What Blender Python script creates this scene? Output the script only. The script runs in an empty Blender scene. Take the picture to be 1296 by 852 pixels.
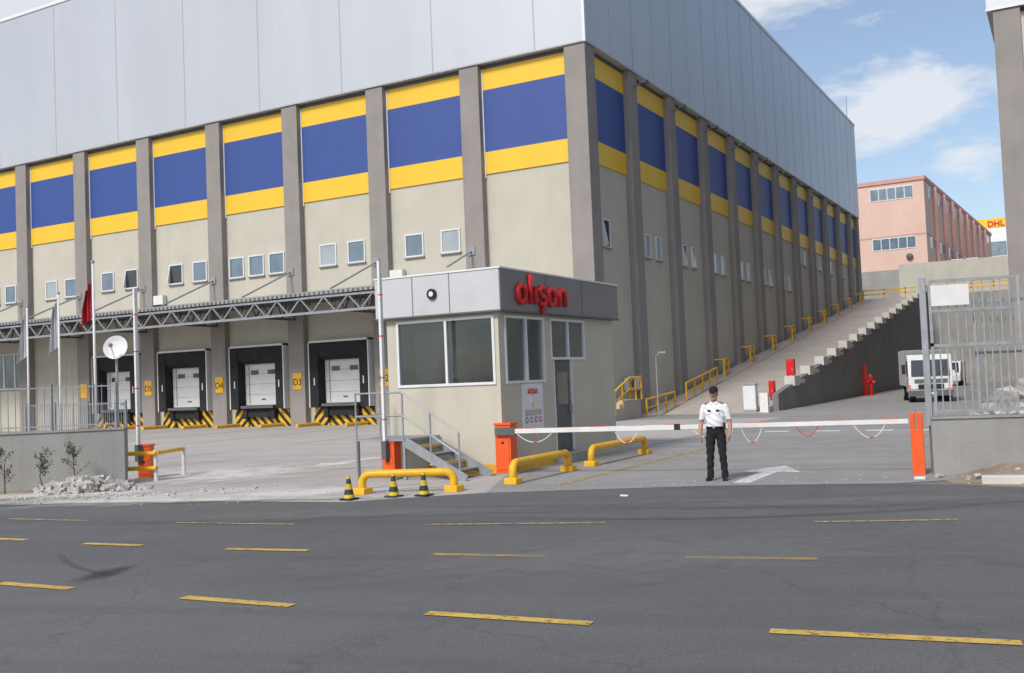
import bpy, math, random
from mathutils import Vector, Matrix
random.seed(7)
scene=bpy.context.scene
COL=scene.collection
CA,SA=math.cos(math.radians(29)),math.sin(math.radians(29))
def W(r,d,z=0.0):
    """street frame (along street, across street) -> world"""
    return Vector((CA*r-SA*d, SA*r+CA*d, z))

# ---------------------------------------------------------------- materials
def new_mat(name):
    m=bpy.data.materials.new(name); m.use_nodes=True
    nt=m.node_tree; nt.nodes.clear()
    out=nt.nodes.new('ShaderNodeOutputMaterial')
    return m,nt,out
def noise(nt,vec,scale,detail=4,rough=.55):
    n=nt.nodes.new('ShaderNodeTexNoise'); n.inputs['Scale'].default_value=scale
    n.inputs['Detail'].default_value=min(detail,5); n.inputs['Roughness'].default_value=rough
    nt.links.new(vec,n.inputs['Vector']); return n.outputs['Fac']
def ramp(nt,fac,p0,p1,c0=(0,0,0,1),c1=(1,1,1,1)):
    r=nt.nodes.new('ShaderNodeValToRGB'); r.color_ramp.elements[0].position=p0; r.color_ramp.elements[1].position=p1
    r.color_ramp.elements[0].color=c0; r.color_ramp.elements[1].color=c1
    nt.links.new(fac,r.inputs[0]); return r.outputs['Color']
def mix(nt,fac,a,b,mode='MIX'):
    n=nt.nodes.new('ShaderNodeMix'); n.data_type='RGBA'; n.blend_type=mode
    for s,v in ((n.inputs[0],fac),(n.inputs[6],a),(n.inputs[7],b)):
        if isinstance(v,(int,float)): s.default_value=v
        elif isinstance(v,(tuple,list)): s.default_value=(v[0],v[1],v[2],1)
        else: nt.links.new(v,s)
    return n.outputs[2]
def mathn(nt,op,a,b=0.0,clamp=False):
    n=nt.nodes.new('ShaderNodeMath'); n.operation=op; n.use_clamp=clamp
    for s,v in ((n.inputs[0],a),(n.inputs[1],b)):
        if isinstance(v,(int,float)): s.default_value=v
        else: nt.links.new(v,s)
    return n.outputs[0]
def mapped(nt,scale=(1,1,1)):
    tc=nt.nodes.new('ShaderNodeTexCoord'); mp=nt.nodes.new('ShaderNodeMapping')
    mp.inputs['Scale'].default_value=scale
    nt.links.new(tc.outputs['Object'],mp.inputs['Vector']); return mp.outputs[0]
def M(name,c,rough=.75,var=.12,scale=1.2,fine=40,bump=.15,metal=0.,streak=0.,dirt=0.,dirtc=(.12,.10,.08),spec=.3):
    m,nt,out=new_mat(name)
    b=nt.nodes.new('ShaderNodeBsdfPrincipled')
    v=mapped(nt)
    n1=noise(nt,v,scale,4); n2=noise(nt,v,fine,2)
    lo=tuple(x*(1-var) for x in c); hi=tuple(min(1,x*(1+var)) for x in c)
    col=mix(nt,ramp(nt,n1,.3,.7),lo,hi)
    f2=ramp(nt,n2,.3,.7,(1-var*.8,)*3+(1,),(1,1,1,1))
    col=mix(nt,1.0,col,f2,'MULTIPLY')
    if streak>0:
        vs=mapped(nt,(1.6,1.6,.07)); n3=noise(nt,vs,1.5,5,.65)
        col=mix(nt,mathn(nt,'MULTIPLY',ramp(nt,n3,.5,.78),streak),col,dirtc)
    if dirt>0:
        n4=noise(nt,v,.35,5,.7)
        col=mix(nt,mathn(nt,'MULTIPLY',ramp(nt,n4,.48,.72),dirt),col,dirtc)
    nt.links.new(col,b.inputs['Base Color'])
    b.inputs['Roughness'].default_value=rough; b.inputs['Metallic'].default_value=metal
    b.inputs['Specular IOR Level'].default_value=spec
    if bump>0:
        bp=nt.nodes.new('ShaderNodeBump'); bp.inputs['Strength'].default_value=bump; bp.inputs['Distance'].default_value=.02
        nt.links.new(n2,bp.inputs['Height']); nt.links.new(bp.outputs[0],b.inputs['Normal'])
    nt.links.new(b.outputs[0],out.inputs[0]); return m
def panel_mat(name,c,rough=.45,metal=.25,rib=0,sx=1/2.925,tone=.02):
    """sheet metal: slight tone change per panel plus pressed ribs"""
    m,nt,out=new_mat(name)
    b=nt.nodes.new('ShaderNodeBsdfPrincipled'); v=mapped(nt,(sx,sx,.01))
    fl=nt.nodes.new('ShaderNodeVectorMath'); fl.operation='FLOOR'; nt.links.new(v,fl.inputs[0])
    wn=nt.nodes.new('ShaderNodeTexWhiteNoise'); nt.links.new(fl.outputs[0],wn.inputs[0])
    v2=mapped(nt,(1,1,.2)); n=noise(nt,v2,.35,5,.6)
    col=mix(nt,wn.outputs['Value'],tuple(x*(1-tone) for x in c),tuple(x*(1+tone) for x in c))
    col=mix(nt,ramp(nt,n,.35,.75),col,tuple(x*.91 for x in c))
    nt.links.new(col,b.inputs['Base Color']); b.inputs['Roughness'].default_value=rough; b.inputs['Metallic'].default_value=metal
    if rib:
        w=nt.nodes.new('ShaderNodeTexWave'); w.bands_direction='Z'; w.inputs['Scale'].default_value=rib
        nt.links.new(mapped(nt),w.inputs['Vector'])
        bp=nt.nodes.new('ShaderNodeBump'); bp.inputs['Strength'].default_value=.07; bp.inputs['Distance'].default_value=.02
        nt.links.new(w.outputs['Fac'],bp.inputs['Height']); nt.links.new(bp.outputs[0],b.inputs['Normal'])
    nt.links.new(b.outputs[0],out.inputs[0]); return m
def asphalt(name,c,c2,patch=.5):
    m,nt,out=new_mat(name); b=nt.nodes.new('ShaderNodeBsdfPrincipled'); v=mapped(nt)
    big=ramp(nt,noise(nt,v,.12,5,.6),.35,.65); med=ramp(nt,noise(nt,v,1.1,5,.65),.3,.75)
    fine=noise(nt,v,90,2,.7); sp=ramp(nt,fine,.35,.7,(.66,.66,.66,1),(1.32,1.32,1.32,1))
    col=mix(nt,big,c,c2); col=mix(nt,mathn(nt,'MULTIPLY',med,patch),col,tuple(x*1.3 for x in c2))
    col=mix(nt,1.0,col,sp,'MULTIPLY')
    tc=nt.nodes.new('ShaderNodeTexCoord'); mp=nt.nodes.new('ShaderNodeMapping'); mp.vector_type='TEXTURE'
    mp.inputs['Rotation'].default_value=(0,0,math.radians(14)); mp.inputs['Scale'].default_value=(18,.9,1)
    nt.links.new(tc.outputs['Object'],mp.inputs['Vector'])
    st=ramp(nt,noise(nt,mp.outputs[0],1.0,5,.6),.45,.7)
    col=mix(nt,mathn(nt,'MULTIPLY',st,.35),col,tuple(x*.66 for x in c))
    vo=nt.nodes.new('ShaderNodeTexVoronoi'); vo.feature='DISTANCE_TO_EDGE'; vo.inputs['Scale'].default_value=.33
    nv=nt.nodes.new('ShaderNodeTexNoise'); nv.inputs['Scale'].default_value=1.2; nv.inputs['Detail'].default_value=4; nt.links.new(v,nv.inputs['Vector'])
    vm=nt.nodes.new('ShaderNodeVectorMath'); vm.operation='MULTIPLY_ADD'; nt.links.new(nv.outputs['Color'],vm.inputs[0]); vm.inputs[1].default_value=(1.3,1.3,0); nt.links.new(v,vm.inputs[2])
    nt.links.new(vm.outputs[0],vo.inputs['Vector'])
    ck=mathn(nt,'MULTIPLY',ramp(nt,vo.outputs['Distance'],.0,.010,(1,1,1,1),(0,0,0,1)),mathn(nt,'MULTIPLY',med,.45))
    col=mix(nt,ck,col,tuple(x*.35 for x in c))
    nt.links.new(col,b.inputs['Base Color']); b.inputs['Roughness'].default_value=.85; b.inputs['Specular IOR Level'].default_value=.25
    bp=nt.nodes.new('ShaderNodeBump'); bp.inputs['Strength'].default_value=.35; bp.inputs['Distance'].default_value=.01
    nt.links.new(fine,bp.inputs['Height']); nt.links.new(bp.outputs[0],b.inputs['Normal'])
    nt.links.new(b.outputs[0],out.inputs[0]); return m
def paint_line(name,c,wear=.5):
    m,nt,out=new_mat(name); b=nt.nodes.new('ShaderNodeBsdfPrincipled'); v=mapped(nt)
    n=noise(nt,v,9,5,.75); n2=noise(nt,v,1.3,3)
    col=mix(nt,ramp(nt,n2,.3,.7),tuple(x*.8 for x in c),c)
    nt.links.new(col,b.inputs['Base Color']); b.inputs['Roughness'].default_value=.7
    t=nt.nodes.new('ShaderNodeBsdfTransparent'); mx=nt.nodes.new('ShaderNodeMixShader')
    a=ramp(nt,n,wear-.12,wear+.06)
    nt.links.new(a,mx.inputs[0]); nt.links.new(t.outputs[0],mx.inputs[1]); nt.links.new(b.outputs[0],mx.inputs[2])
    nt.links.new(mx.outputs[0],out.inputs[0]); return m
def decal_mat(name,c,amount=1.0,ns=2.5):
    m,nt,out=new_mat(name); b=nt.nodes.new('ShaderNodeBsdfPrincipled'); v=mapped(nt)
    b.inputs['Roughness'].default_value=.9
    n=noise(nt,v,ns,5,.7); n2=noise(nt,v,30,2)
    nt.links.new(mix(nt,n2,tuple(x*.75 for x in c),tuple(min(1,x*1.2) for x in c)),b.inputs['Base Color'])
    at=nt.nodes.new('ShaderNodeAttribute'); at.attribute_name='fade'
    a=mathn(nt,'MULTIPLY',mathn(nt,'MULTIPLY',ramp(nt,mathn(nt,'ADD',n,mathn(nt,'MULTIPLY',at.outputs['Fac'],.35)),.45,.85),at.outputs['Fac']),amount)
    t=nt.nodes.new('ShaderNodeBsdfTransparent'); mx=nt.nodes.new('ShaderNodeMixShader')
    nt.links.new(a,mx.inputs[0]); nt.links.new(t.outputs[0],mx.inputs[1]); nt.links.new(b.outputs[0],mx.inputs[2])
    nt.links.new(mx.outputs[0],out.inputs[0]); return m
def stripes(name,c1,c2,vec,period):
    m,nt,out=new_mat(name); b=nt.nodes.new('ShaderNodeBsdfPrincipled')
    tc=nt.nodes.new('ShaderNodeTexCoord'); d=nt.nodes.new('ShaderNodeVectorMath'); d.operation='DOT_PRODUCT'
    nt.links.new(tc.outputs['Object'],d.inputs[0]); d.inputs[1].default_value=vec
    f=mathn(nt,'FRACT',mathn(nt,'DIVIDE',d.outputs['Value'],period)); g=mathn(nt,'GREATER_THAN',f,.5)
    n=ramp(nt,noise(nt,tc.outputs['Object'],6,5),.3,.7,(.7,.7,.7,1),(1,1,1,1))
    nt.links.new(mix(nt,1.0,mix(nt,g,c1,c2),n,'MULTIPLY'),b.inputs['Base Color']); b.inputs['Roughness'].default_value=.6
    nt.links.new(b.outputs[0],out.inputs[0]); return m
def glass_mat(name,c,rough=.05,trans=0.0,var=.3,metal=0.):
    m,nt,out=new_mat(name); b=nt.nodes.new('ShaderNodeBsdfPrincipled'); v=mapped(nt)
    n=noise(nt,v,.9,2)
    nt.links.new(mix(nt,n,tuple(x*(1-var) for x in c),tuple(x*(1+var) for x in c)),b.inputs['Base Color'])
    b.inputs['Roughness'].default_value=rough; b.inputs['Specular IOR Level'].default_value=.8; b.inputs['Metallic'].default_value=metal
    bp=nt.nodes.new('ShaderNodeBump'); bp.inputs['Strength'].default_value=.04; bp.inputs['Distance'].default_value=.1
    nt.links.new(noise(nt,v,1.1,1),bp.inputs['Height']); nt.links.new(bp.outputs[0],b.inputs['Normal'])
    if trans>0:
        t=nt.nodes.new('ShaderNodeBsdfTransparent'); t.inputs[0].default_value=(.80,.85,.86,1)
        mx=nt.nodes.new('ShaderNodeMixShader'); mx.inputs[0].default_value=1-trans
        nt.links.new(t.outputs[0],mx.inputs[1]); nt.links.new(b.outputs[0],mx.inputs[2]); nt.links.new(mx.outputs[0],out.inputs[0])
    else: nt.links.new(b.outputs[0],out.inputs[0])
    return m

m_clad=panel_mat('cladding_metal',(.53,.55,.58),.42,.3)
m_seam=M('cladding_seam',(.40,.415,.43),.6,bump=0)
m_trim=M('white_trim',(.72,.73,.74),.5,bump=0,var=.05)
m_wall=M('beige_render',(.50,.475,.40),.9,.05,.6,60,.12,streak=.18,dirtc=(.34,.31,.26))
m_wall2=M('beige_render_pillar',(.47,.445,.38),.9,.08,.8,60,.12,streak=.35,dirtc=(.30,.26,.22))
m_col=M('grey_concrete_column',(.28,.258,.242),.85,.08,.8,30,.15,streak=.3,dirtc=(.19,.17,.155))
m_yel=panel_mat('yellow_panel',(.80,.50,.03),.5,.0,.55)
m_blue=panel_mat('blue_panel',(.035,.075,.27),.5,.0,.55)
m_frame=M('window_frame_white',(.68,.69,.70),.5,.04,bump=0)
m_gl=glass_mat('window_glass',(.16,.21,.26),.08,var=.5,metal=.2)
m_gl2=glass_mat('window_glass_blind',(.32,.36,.38),.2,var=.2)
m_gd=glass_mat('window_dark',(.03,.035,.04),.08)
m_gbooth=glass_mat('booth_glass',(.19,.22,.25),.03,trans=.62,metal=.75)
m_black=M('rubber_black',(.026,.026,.029),.8,.3)
m_door=M('dock_door_white',(.66,.67,.65),.5,.05,bump=.02)
m_steel=M('galvanised_steel',(.32,.34,.36),.5,.15,6,60,.05,metal=.3)
m_steelD=M('dark_steel',(.13,.135,.14),.6,.15,metal=.2)
m_roofm=M('canopy_sheet',(.30,.31,.31),.6,.12)
m_yp=M('yellow_enamel',(.80,.44,.025),.4,.12,4,50,.05,dirt=.3,dirtc=(.3,.18,.05))
m_or=M('orange_red_enamel',(.78,.11,.025),.4,.08,4,bump=.02)
m_red=M('red_enamel',(.60,.018,.02),.4,.08,4,bump=.02)
m_wp=M('white_enamel',(.70,.70,.69),.45,.06,4,bump=.02,dirt=.2,dirtc=(.4,.36,.3))
m_boothw=M('booth_render',(.52,.485,.40),.9,.05,1.2,60,.12,streak=.22,dirtc=(.36,.32,.25))
m_fasL=M('fascia_light',(.53,.54,.55),.45,.05,bump=.0,metal=.1)
m_fasD=M('fascia_dark',(.20,.20,.205),.45,.06,bump=.0,metal=.15)
m_chev=stripes('hazard_stripes',(.80,.47,.02),(.02,.02,.02),(1,0,1.0),.55)
m_chev2=stripes('hazard_stripes_mirror',(.80,.47,.02),(.02,.02,.02),(-1,0,1.0),.55)
m_cone=stripes('cone_stripes',(.70,.50,.03),(.03,.04,.03),(.0,.0,1),.19)
m_conc=M('concrete_wall',(.31,.305,.29),.9,.12,.8,30,.3,streak=.4,dirtc=(.19,.18,.16))
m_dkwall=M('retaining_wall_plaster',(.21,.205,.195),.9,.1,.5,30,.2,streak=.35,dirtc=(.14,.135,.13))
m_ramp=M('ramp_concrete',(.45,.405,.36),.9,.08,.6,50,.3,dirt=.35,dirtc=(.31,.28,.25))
m_block=M('light_block',(.55,.53,.49),.85,.08)
m_soil=M('dry_soil',(.32,.26,.19),1,.3,1.2,20,.8)
m_grit=M('far_ground',(.22,.21,.19),1,.3,.3,20,.5)
m_rub=M('rubble_stone',(.46,.44,.41),1,.3,8,40,.5)
m_leaf=M('leaf_green',(.05,.085,.03),.7,.5,5,40,0)
m_leaf2=M('leaf_olive',(.10,.12,.045),.7,.4,5,40,0)
m_bark=M('bark',(.13,.09,.06),.9,.3,20,80,.4)
m_road=asphalt('street_asphalt',(.112,.112,.113),(.148,.147,.145),.25)
m_lane=asphalt('yard_asphalt',(.25,.242,.23),(.32,.308,.292),.5)
m_yard=asphalt('yard_concrete',(.40,.37,.34),(.46,.43,.40),.4)
m_ly=paint_line('yellow_road_paint',(.66,.43,.09),.42)
m_ly2=paint_line('faded_yellow_paint',(.50,.37,.15),.50)
m_lw=paint_line('white_road_paint',(.70,.70,.68),.42)
m_peach=M('peach_render',(.66,.46,.375),.9,.06,.2,10,.1,streak=.15,dirtc=(.48,.34,.28))
m_peach2=M('rose_coping',(.54,.31,.27),.8,.06)
m_cloth_flagr=M('flag_red',(.38,.02,.03),.9,.15)
m_cloth_flagw=M('flag_white',(.48,.48,.50),.9,.15)

# ---------------------------------------------------------------- builders
def empty(name,loc=(0,0,0),rot=0):
    o=bpy.data.objects.new(name,None); o.location=loc; o.rotation_euler=(0,0,rot); o.empty_display_size=.3
    COL.objects.link(o); return o
def attach(o,p,local=False):
    if p is None: return
    o.parent=p
    if not local:
        o.matrix_parent_inverse=(Matrix.Translation(p.location)@Matrix.Rotation(p.rotation_euler[2],4,'Z')).inverted()
class MB:
    def __init__(s): s.v=[];s.f=[];s.i=[];s.mats=[];s.M=None
    def mi(s,m):
        if m not in s.mats: s.mats.append(m)
        return s.mats.index(m)
    def add(s,vs,fs,m):
        o=len(s.v); k=s.mi(m)
        for p in vs:
            p=Vector(p)
            s.v.append(s.M@p if s.M else p)
        for f in fs: s.f.append([o+a for a in f]); s.i.append(k)
    def box(s,x0,x1,y0,y1,z0,z1,m):
        if x0>x1:x0,x1=x1,x0
        if y0>y1:y0,y1=y1,y0
        vs=[(x,y,z) for z in (z0,z1) for x,y in ((x0,y0),(x1,y0),(x1,y1),(x0,y1))]
        s.add(vs,[(3,2,1,0),(4,5,6,7),(0,1,5,4),(1,2,6,5),(2,3,7,6),(3,0,4,7)],m)
    def beam(s,p0,p1,w,h,m):
        p0,p1=Vector(p0),Vector(p1); d=(p1-p0).normalized()
        up=Vector((0,0,1)) if abs(d.z)<.95 else Vector((0,1,0))
        a=d.cross(up).normalized()*w/2; b=a.cross(d).normalized()*h/2
        vs=[p+sx*a+sy*b for p in (p0,p1) for sx,sy in ((-1,-1),(1,-1),(1,1),(-1,1))]
        s.add(vs,[(0,1,2,3),(7,6,5,4),(0,4,5,1),(1,5,6,2),(2,6,7,3),(3,7,4,0)],m)
    def prism(s,prof,off,m):
        n=len(prof); off=Vector(off); vs=[Vector(p) for p in prof]+[Vector(p)+off for p in prof]
        s.add(vs,[tuple(range(n))[::-1],tuple(range(n,2*n))]+[(i,(i+1)%n,n+(i+1)%n,n+i) for i in range(n)],m)
    def poly(s,pts,m): s.add(pts,[tuple(range(len(pts)))],m)
    def tube(s,pts,r,m,n=10,cap=True,flat=1.0):
        pts=[Vector(p) for p in pts]; rs=r if isinstance(r,(list,tuple)) else [r]*len(pts)
        vs=[];fs=[];prev=None
        for k,p in enumerate(pts):
            if k==0: d=pts[1]-p
            elif k==len(pts)-1: d=p-pts[k-1]
            else: d=(pts[k+1]-p).normalized()+(p-pts[k-1]).normalized()
            d=d.normalized()
            if prev is None:
                ref=Vector((0,0,1)) if abs(d.z)<.9 else Vector((0,1,0)); a=d.cross(ref).normalized()
            else:
                a=(prev-d*prev.dot(d)).normalized()
            prev=a; b=d.cross(a)
            for j in range(n):
                t=2*math.pi*j/n; vs.append(p+rs[k]*(math.cos(t)*a*flat+math.sin(t)*b))
        for k in range(len(pts)-1):
            for j in range(n): fs.append((k*n+j,k*n+(j+1)%n,(k+1)*n+(j+1)%n,(k+1)*n+j))
        if cap: fs.append(tuple(range(n))[::-1]); fs.append(tuple(range((len(pts)-1)*n,len(pts)*n)))
        s.add(vs,fs,m)
    def rings(s,rs,m,n=20):
        """rs: (z,rx,ry,cx,cy)"""
        vs=[];fs=[]
        for z,rx,ry,cx,cy in rs:
            for j in range(n):
                t=2*math.pi*j/n; vs.append((cx+rx*math.cos(t),cy+ry*math.sin(t),z))
        for k in range(len(rs)-1):
            for j in range(n): fs.append((k*n+j,k*n+(j+1)%n,(k+1)*n+(j+1)%n,(k+1)*n+j))
        fs.append(tuple(range(n))[::-1]); fs.append(tuple(range((len(rs)-1)*n,len(rs)*n)))
        s.add(vs,fs,m)
    def ell(s,c,r,m,n=12,k=8):
        rs=[]
        for i in range(1,k): 
            t=math.pi*i/k; rs.append((c[2]-r[2]*math.cos(t),r[0]*math.sin(t),r[1]*math.sin(t),c[0],c[1]))
        s.rings(rs,m,n)
    def build(s,name,parent=None,bevel=0,smooth=False,local=False):
        me=bpy.data.meshes.new(name); me.from_pydata([tuple(v) for v in s.v],[],s.f)
        for m in s.mats: me.materials.append(m)
        me.polygons.foreach_set('material_index',s.i)
        if smooth: me.polygons.foreach_set('use_smooth',[True]*len(me.polygons))
        me.update(); o=bpy.data.objects.new(name,me); COL.objects.link(o)
        if bevel>0:
            b=o.modifiers.new('bevel','BEVEL'); b.width=bevel; b.segments=2; b.limit_method='ANGLE'; b.angle_limit=math.radians(40)
        attach(o,parent,local); return o
def text(name,body,size,mat,parent,loc,rot,ext=.02,off=0.0,align='CENTER',sx=1):
    c=bpy.data.curves.new(name,'FONT'); c.body=body; c.size=size; c.extrude=ext; c.offset=off; c.align_x=align
    c.materials.append(mat); o=bpy.data.objects.new(name,c); COL.objects.link(o)
    o.location=loc; o.rotation_euler=rot; o.scale=(sx,1,1); attach(o,parent); return o

# ---------------------------------------------------------------- terrain, road, yard
g=MB(); g.poly([(-1500,-1500,0),(1500,-1500,0),(1500,1500,0),(-1500,1500,0)],m_grit); g.build('ground')
edge=[(-160,60),(-60,33),(-26,24.5),(-10.4,20.3),(-6.5,19.3),(-3.15,18.0),(-.6,18.55),(3.5,18.2),(6.5,17.4),(8.1,16.3),(12,15.0),(26,11.0),(60,3.5),(160,-20)]
rd=MB()
near=[(160,-34),(60,-8),(8,-1.5),(-10,2.5),(-60,19),(-160,46)]
def ynear(r):
    n=sorted(near)
    for (a,b),(c,d) in zip(n,n[1:]):
        if a<=r<=c: return b+(d-b)*(r-a)/(c-a)
    return n[0][1] if r<n[0][0] else n[-1][1]
for (r0,d0),(r1,d1) in zip(edge,edge[1:]):
    rd.poly([W(r0,ynear(r0),.004),W(r1,ynear(r1),.004),W(r1,d1,.004),W(r0,d0,.004)],m_road)
rd.build('road')
# soil verge in front of the boundary wall
sv=MB(); sv.poly([W(-26,24.4,.006),W(-10.4,20.25,.006),W(-8.6,19.9,.006),W(-9.3,23.1,.006),W(-12,23,.006),W(-26,27.7,.006)],m_soil); sv.poly([W(7.3,17.0,.0045),W(8.1,16.2,.0045),W(12,14.9,.0045),W(26,10.9,.0045),W(26,15,.0045),W(7.6,18.7,.0045)],m_soil); sv.build('verge_soil')
kb=MB()
for (a,b),(c,d) in zip(sorted(near),sorted(near)[1:]):
    kb.beam(W(a,b-.1,.07),W(c,d-.1,.07),.2,.14,m_block)
kb.build('kerb')
yd=MB()
yl=[W(-9.3,23.0),W(-8.6,20.2),W(-6.5,19.3),W(-3.15,18.0),W(-.6,18.55)]
yl=[Vector((p.x,p.y,.008)) for p in yl]
yd.poly(yl+[Vector((-10.9,19.2,.008)),Vector((-10.9,42.9,.008)),Vector((-84,42.9,.008)),Vector((-60,16,.008)),W(-26,28,.008)],m_yard)
yd.build('yard_pavement')
yr=MB()
yr.poly([W(-.6,18.55,.008),W(3.5,18.2,.008),W(6.5,17.4,.008),W(7.6,17.6,.008),Vector((-2.2,30,.008)),Vector((-2.2,112,.008)),Vector((-19.4,112,.008)),Vector((-19.4,42.9,.008)),Vector((-10.9,42.9,.008)),Vector((-10.9,19.2,.008))],m_lane)
yr.build('access_lane')
tr=MB()
tr.box(-260,260,111.72,146,-1,9.05,m_conc); tr.box(-260,260,146,700,-1,15,m_conc); tr.box(-20,24,145.6,145.99,9.05,15.6,m_wall2)
tr.build('hillside_terraces')

def dash(mb,a,b,w,m,z=.012):
    a=W(*a,z); b=W(*b,z); d=(b-a).normalized(); n=Vector((-d.y,d.x,0))*w/2
    mb.poly([a-n,b-n,b+n,a+n],m)
dm=MB()
for a,b in (((1.92,7.97),(3.58,7.35)),((-.86,9.07),(.56,8.44)),((-3.4,10.2),(-2.18,9.6)),((-5.85,11.4),(-4.84,10.9)),((-8.6,12.9),(-7.5,12.3)),((4.9,6.8),(6.5,6.1))):
    dash(dm,a,b,.14,m_ly)
for a,b in (((1.82,11.27),(3.17,10.86)),((-1.05,12.15),(.28,11.7)),((-3.82,13.2),(-2.68,12.8)),((-6.1,14.2),(-5.15,13.8)),((-8.3,15.3),(-7.2,14.8))):
    dash(dm,a,b,.13,m_ly)
for a,b in (((3.9,13.45),(5.67,13.15)),((-1.35,14.7),(1.2,14.15)),((-5.45,16.1),(-3.4,15.3)),((-8.8,17.5),(-7.15,16.8))):
    dash(dm,a,b,.11,m_ly2)
dm.build('road_markings')
ym=MB()
def arrow(mb,x,y0,y1,m,z=.013,w=.12,hw=.55,hl=1.0):
    s=1 if y1>y0 else -1
    mb.poly([(x-w,y0,z),(x+w,y0,z),(x+w,y1-s*hl,z),(x-w,y1-s*hl,z)],m)
    mb.poly([(x-hw,y1-s*hl,z),(x+hw,y1-s*hl,z),(x,y1,z)],m)
arrow(ym,-5.4,18.1,21.4,m_lw,w=.16,hw=.62,hl=1.3); arrow(ym,-17.4,23.3,20.4,m_lw,w=.2,hw=.6,hl=1.1)
ym.box(-8.75,-8.63,17.2,27,.0085,.013,m_ly2)
for a in range(5): ym.box(-9+a*1.6,-8.2+a*1.6,33,33.5,.0085,.013,m_lw)
for k in range(8):
    x=-19.1-.55-(k+1)*5.85
    ym.box(x-.07,x+.07,29,42,.0085,.012,m_ly2)
ym.build('yard_markings')

def decal(name,c,rx,ry,ang,z,mat,seed):
    rnd=random.Random(seed); n=36; R=[0.001,.35,.7,1.0]; F=[1,.95,.6,0]; jit=[.8+.35*rnd.random() for _ in range(n)]
    vs=[];fs=[];fa=[]
    for rr,ff in zip(R,F):
        for j in range(n):
            t=2*math.pi*j/n; x=rx*rr*jit[j]*math.cos(t); y=ry*rr*jit[j]*math.sin(t)
            vs.append((c[0]+x*math.cos(ang)-y*math.sin(ang),c[1]+x*math.sin(ang)+y*math.cos(ang),z)); fa.append(ff)
    for k in range(3):
        for j in range(n): fs.append((k*n+j,k*n+(j+1)%n,(k+1)*n+(j+1)%n,(k+1)*n+j))
    me=bpy.data.meshes.new(name); me.from_pydata(vs,[],fs); me.materials.append(mat)
    at=me.attributes.new('fade','FLOAT','POINT'); at.data.foreach_set('value',fa)
    o=bpy.data.objects.new(name,me); COL.objects.link(o); return o
def tyre_track(name,pts,w,z,mat):
    """curved rubber mark following pts on the road"""
    vs=[];fs=[];fa=[]; pts=[Vector(p) for p in pts]; n=len(pts)
    for i,p in enumerate(pts):
        d=(pts[min(i+1,n-1)]-pts[max(i-1,0)]).normalized(); s=Vector((-d.y,d.x,0))
        e=math.sin(math.pi*i/(n-1))**.5 if 0<i<n-1 else 0
        for k,f in ((-1,0),(-.6,1),(.6,1),(1,0)): q_=p+s*w*k/2; vs.append((q_.x,q_.y,z)); fa.append(f*e)
    for i in range(n-1):
        for k in range(3): a_=i*4+k; fs.append((a_,a_+1,a_+5,a_+4))
    me=bpy.data.meshes.new(name); me.from_pydata(vs,[],fs); me.materials.append(mat)
    at=me.attributes.new('fade','FLOAT','POINT'); at.data.foreach_set('value',fa)
    o=bpy.data.objects.new(name,me); COL.objects.link(o)
m_dust=decal_mat('pale_dust',(.60,.57,.53),1.0,1.5); m_stain=decal_mat('oil_stain',(.04,.04,.04),.6,3); m_lts=decal_mat('worn_patch',(.21,.205,.195),.6,2.)
m_tyre=decal_mat('tyre_rubber',(.06,.06,.06),.30,4)
A29=math.radians(29)
decal('dust_patch',W(-6.3,20.3),4.4,2.0,A29,.016,m_dust,1); decal('dust_patch',W(-4.3,19.9),3.4,1.5,A29,.020,m_dust,2); decal('dust_patch',W(-9.4,21.4),3.6,1.0,A29,.024,m_dust,3)
decal('dust_patch',W(-7.5,25),4.5,3.5,A29,.028,m_dust,8); decal('dust_patch',W(-6.5,19.3),5.5,.5,A29-.2,.031,m_dust,18)
decal('oil_stain',W(-4.8,11.75),.26,.62,A29-.2,.016,m_stain,4)
tyre_track('tyre_marks',[W(-6.2+t*.16,13.6-.32*t+.012*t*t) for t in range(12)],.12,.019,m_tyre)
tyre_track('tyre_marks',[W(-2.5+t*.6,17.2-.25*t+.012*t*t) for t in range(16)],.2,.019,m_tyre)
tyre_track('tyre_marks',[W(-1.2+t*.6,15.6-.35*t+.02*t*t) for t in range(16)],.25,.0205,m_tyre)
decal('worn_patch',W(1.2,11.5),5,2,A29,.0165,m_lts,5); decal('worn_patch',W(-3,16.3),6,.8,A29-.1,.0168,m_lts,6); decal('worn_patch',W(5,15.3),4.5,.8,A29-.15,.022,m_lts,7)

# ---------------------------------------------------------------- warehouse
S=5.85; CX,CY=-19.1,42.6
ZB0,ZB1,ZB2,ZB3,ZC0,ZC1=12.3,13.4,16.5,17.55,17.75,27.7
def window(mb,x,z,w,h,kind=0,y=.4,f=.07):
    gl={0:m_gl,1:m_gl2,2:m_gd}[kind]
    mb.box(x-w/2+f,x+w/2-f,y-.03,y-.01,z-h/2+f,z+h/2-f,gl)
    mb.box(x-w/2,x+w/2,y-.07,y-.001,z+h/2-f,z+h/2,m_frame); mb.box(x-w/2,x+w/2,y-.09,y-.001,z-h/2,z-h/2+f,m_frame)
    for s in (-1,1):
        a=x+s*(w/2-f/2); mb.box(a-f/2,a+f/2,y-.068,y-.001,z-h/2+f,z+h/2-f,m_frame)
    mb.box(x-w/2-.05,x+w/2+.05,y-.12,y-.001,z-h/2-.06,z-h/2-.002,m_col)
    if kind==2:   # tilted-open sash
        mb.prism([(x-w/2+f,y-.08,z-h/2+f),(x-w/2+f,y-.04,z+h/2-f),(x-w/2+f,y-.07,z+h/2-f),(x-w/2+f,y-.30,z-h/2+f)],(.05,0,0),m_frame)
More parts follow.
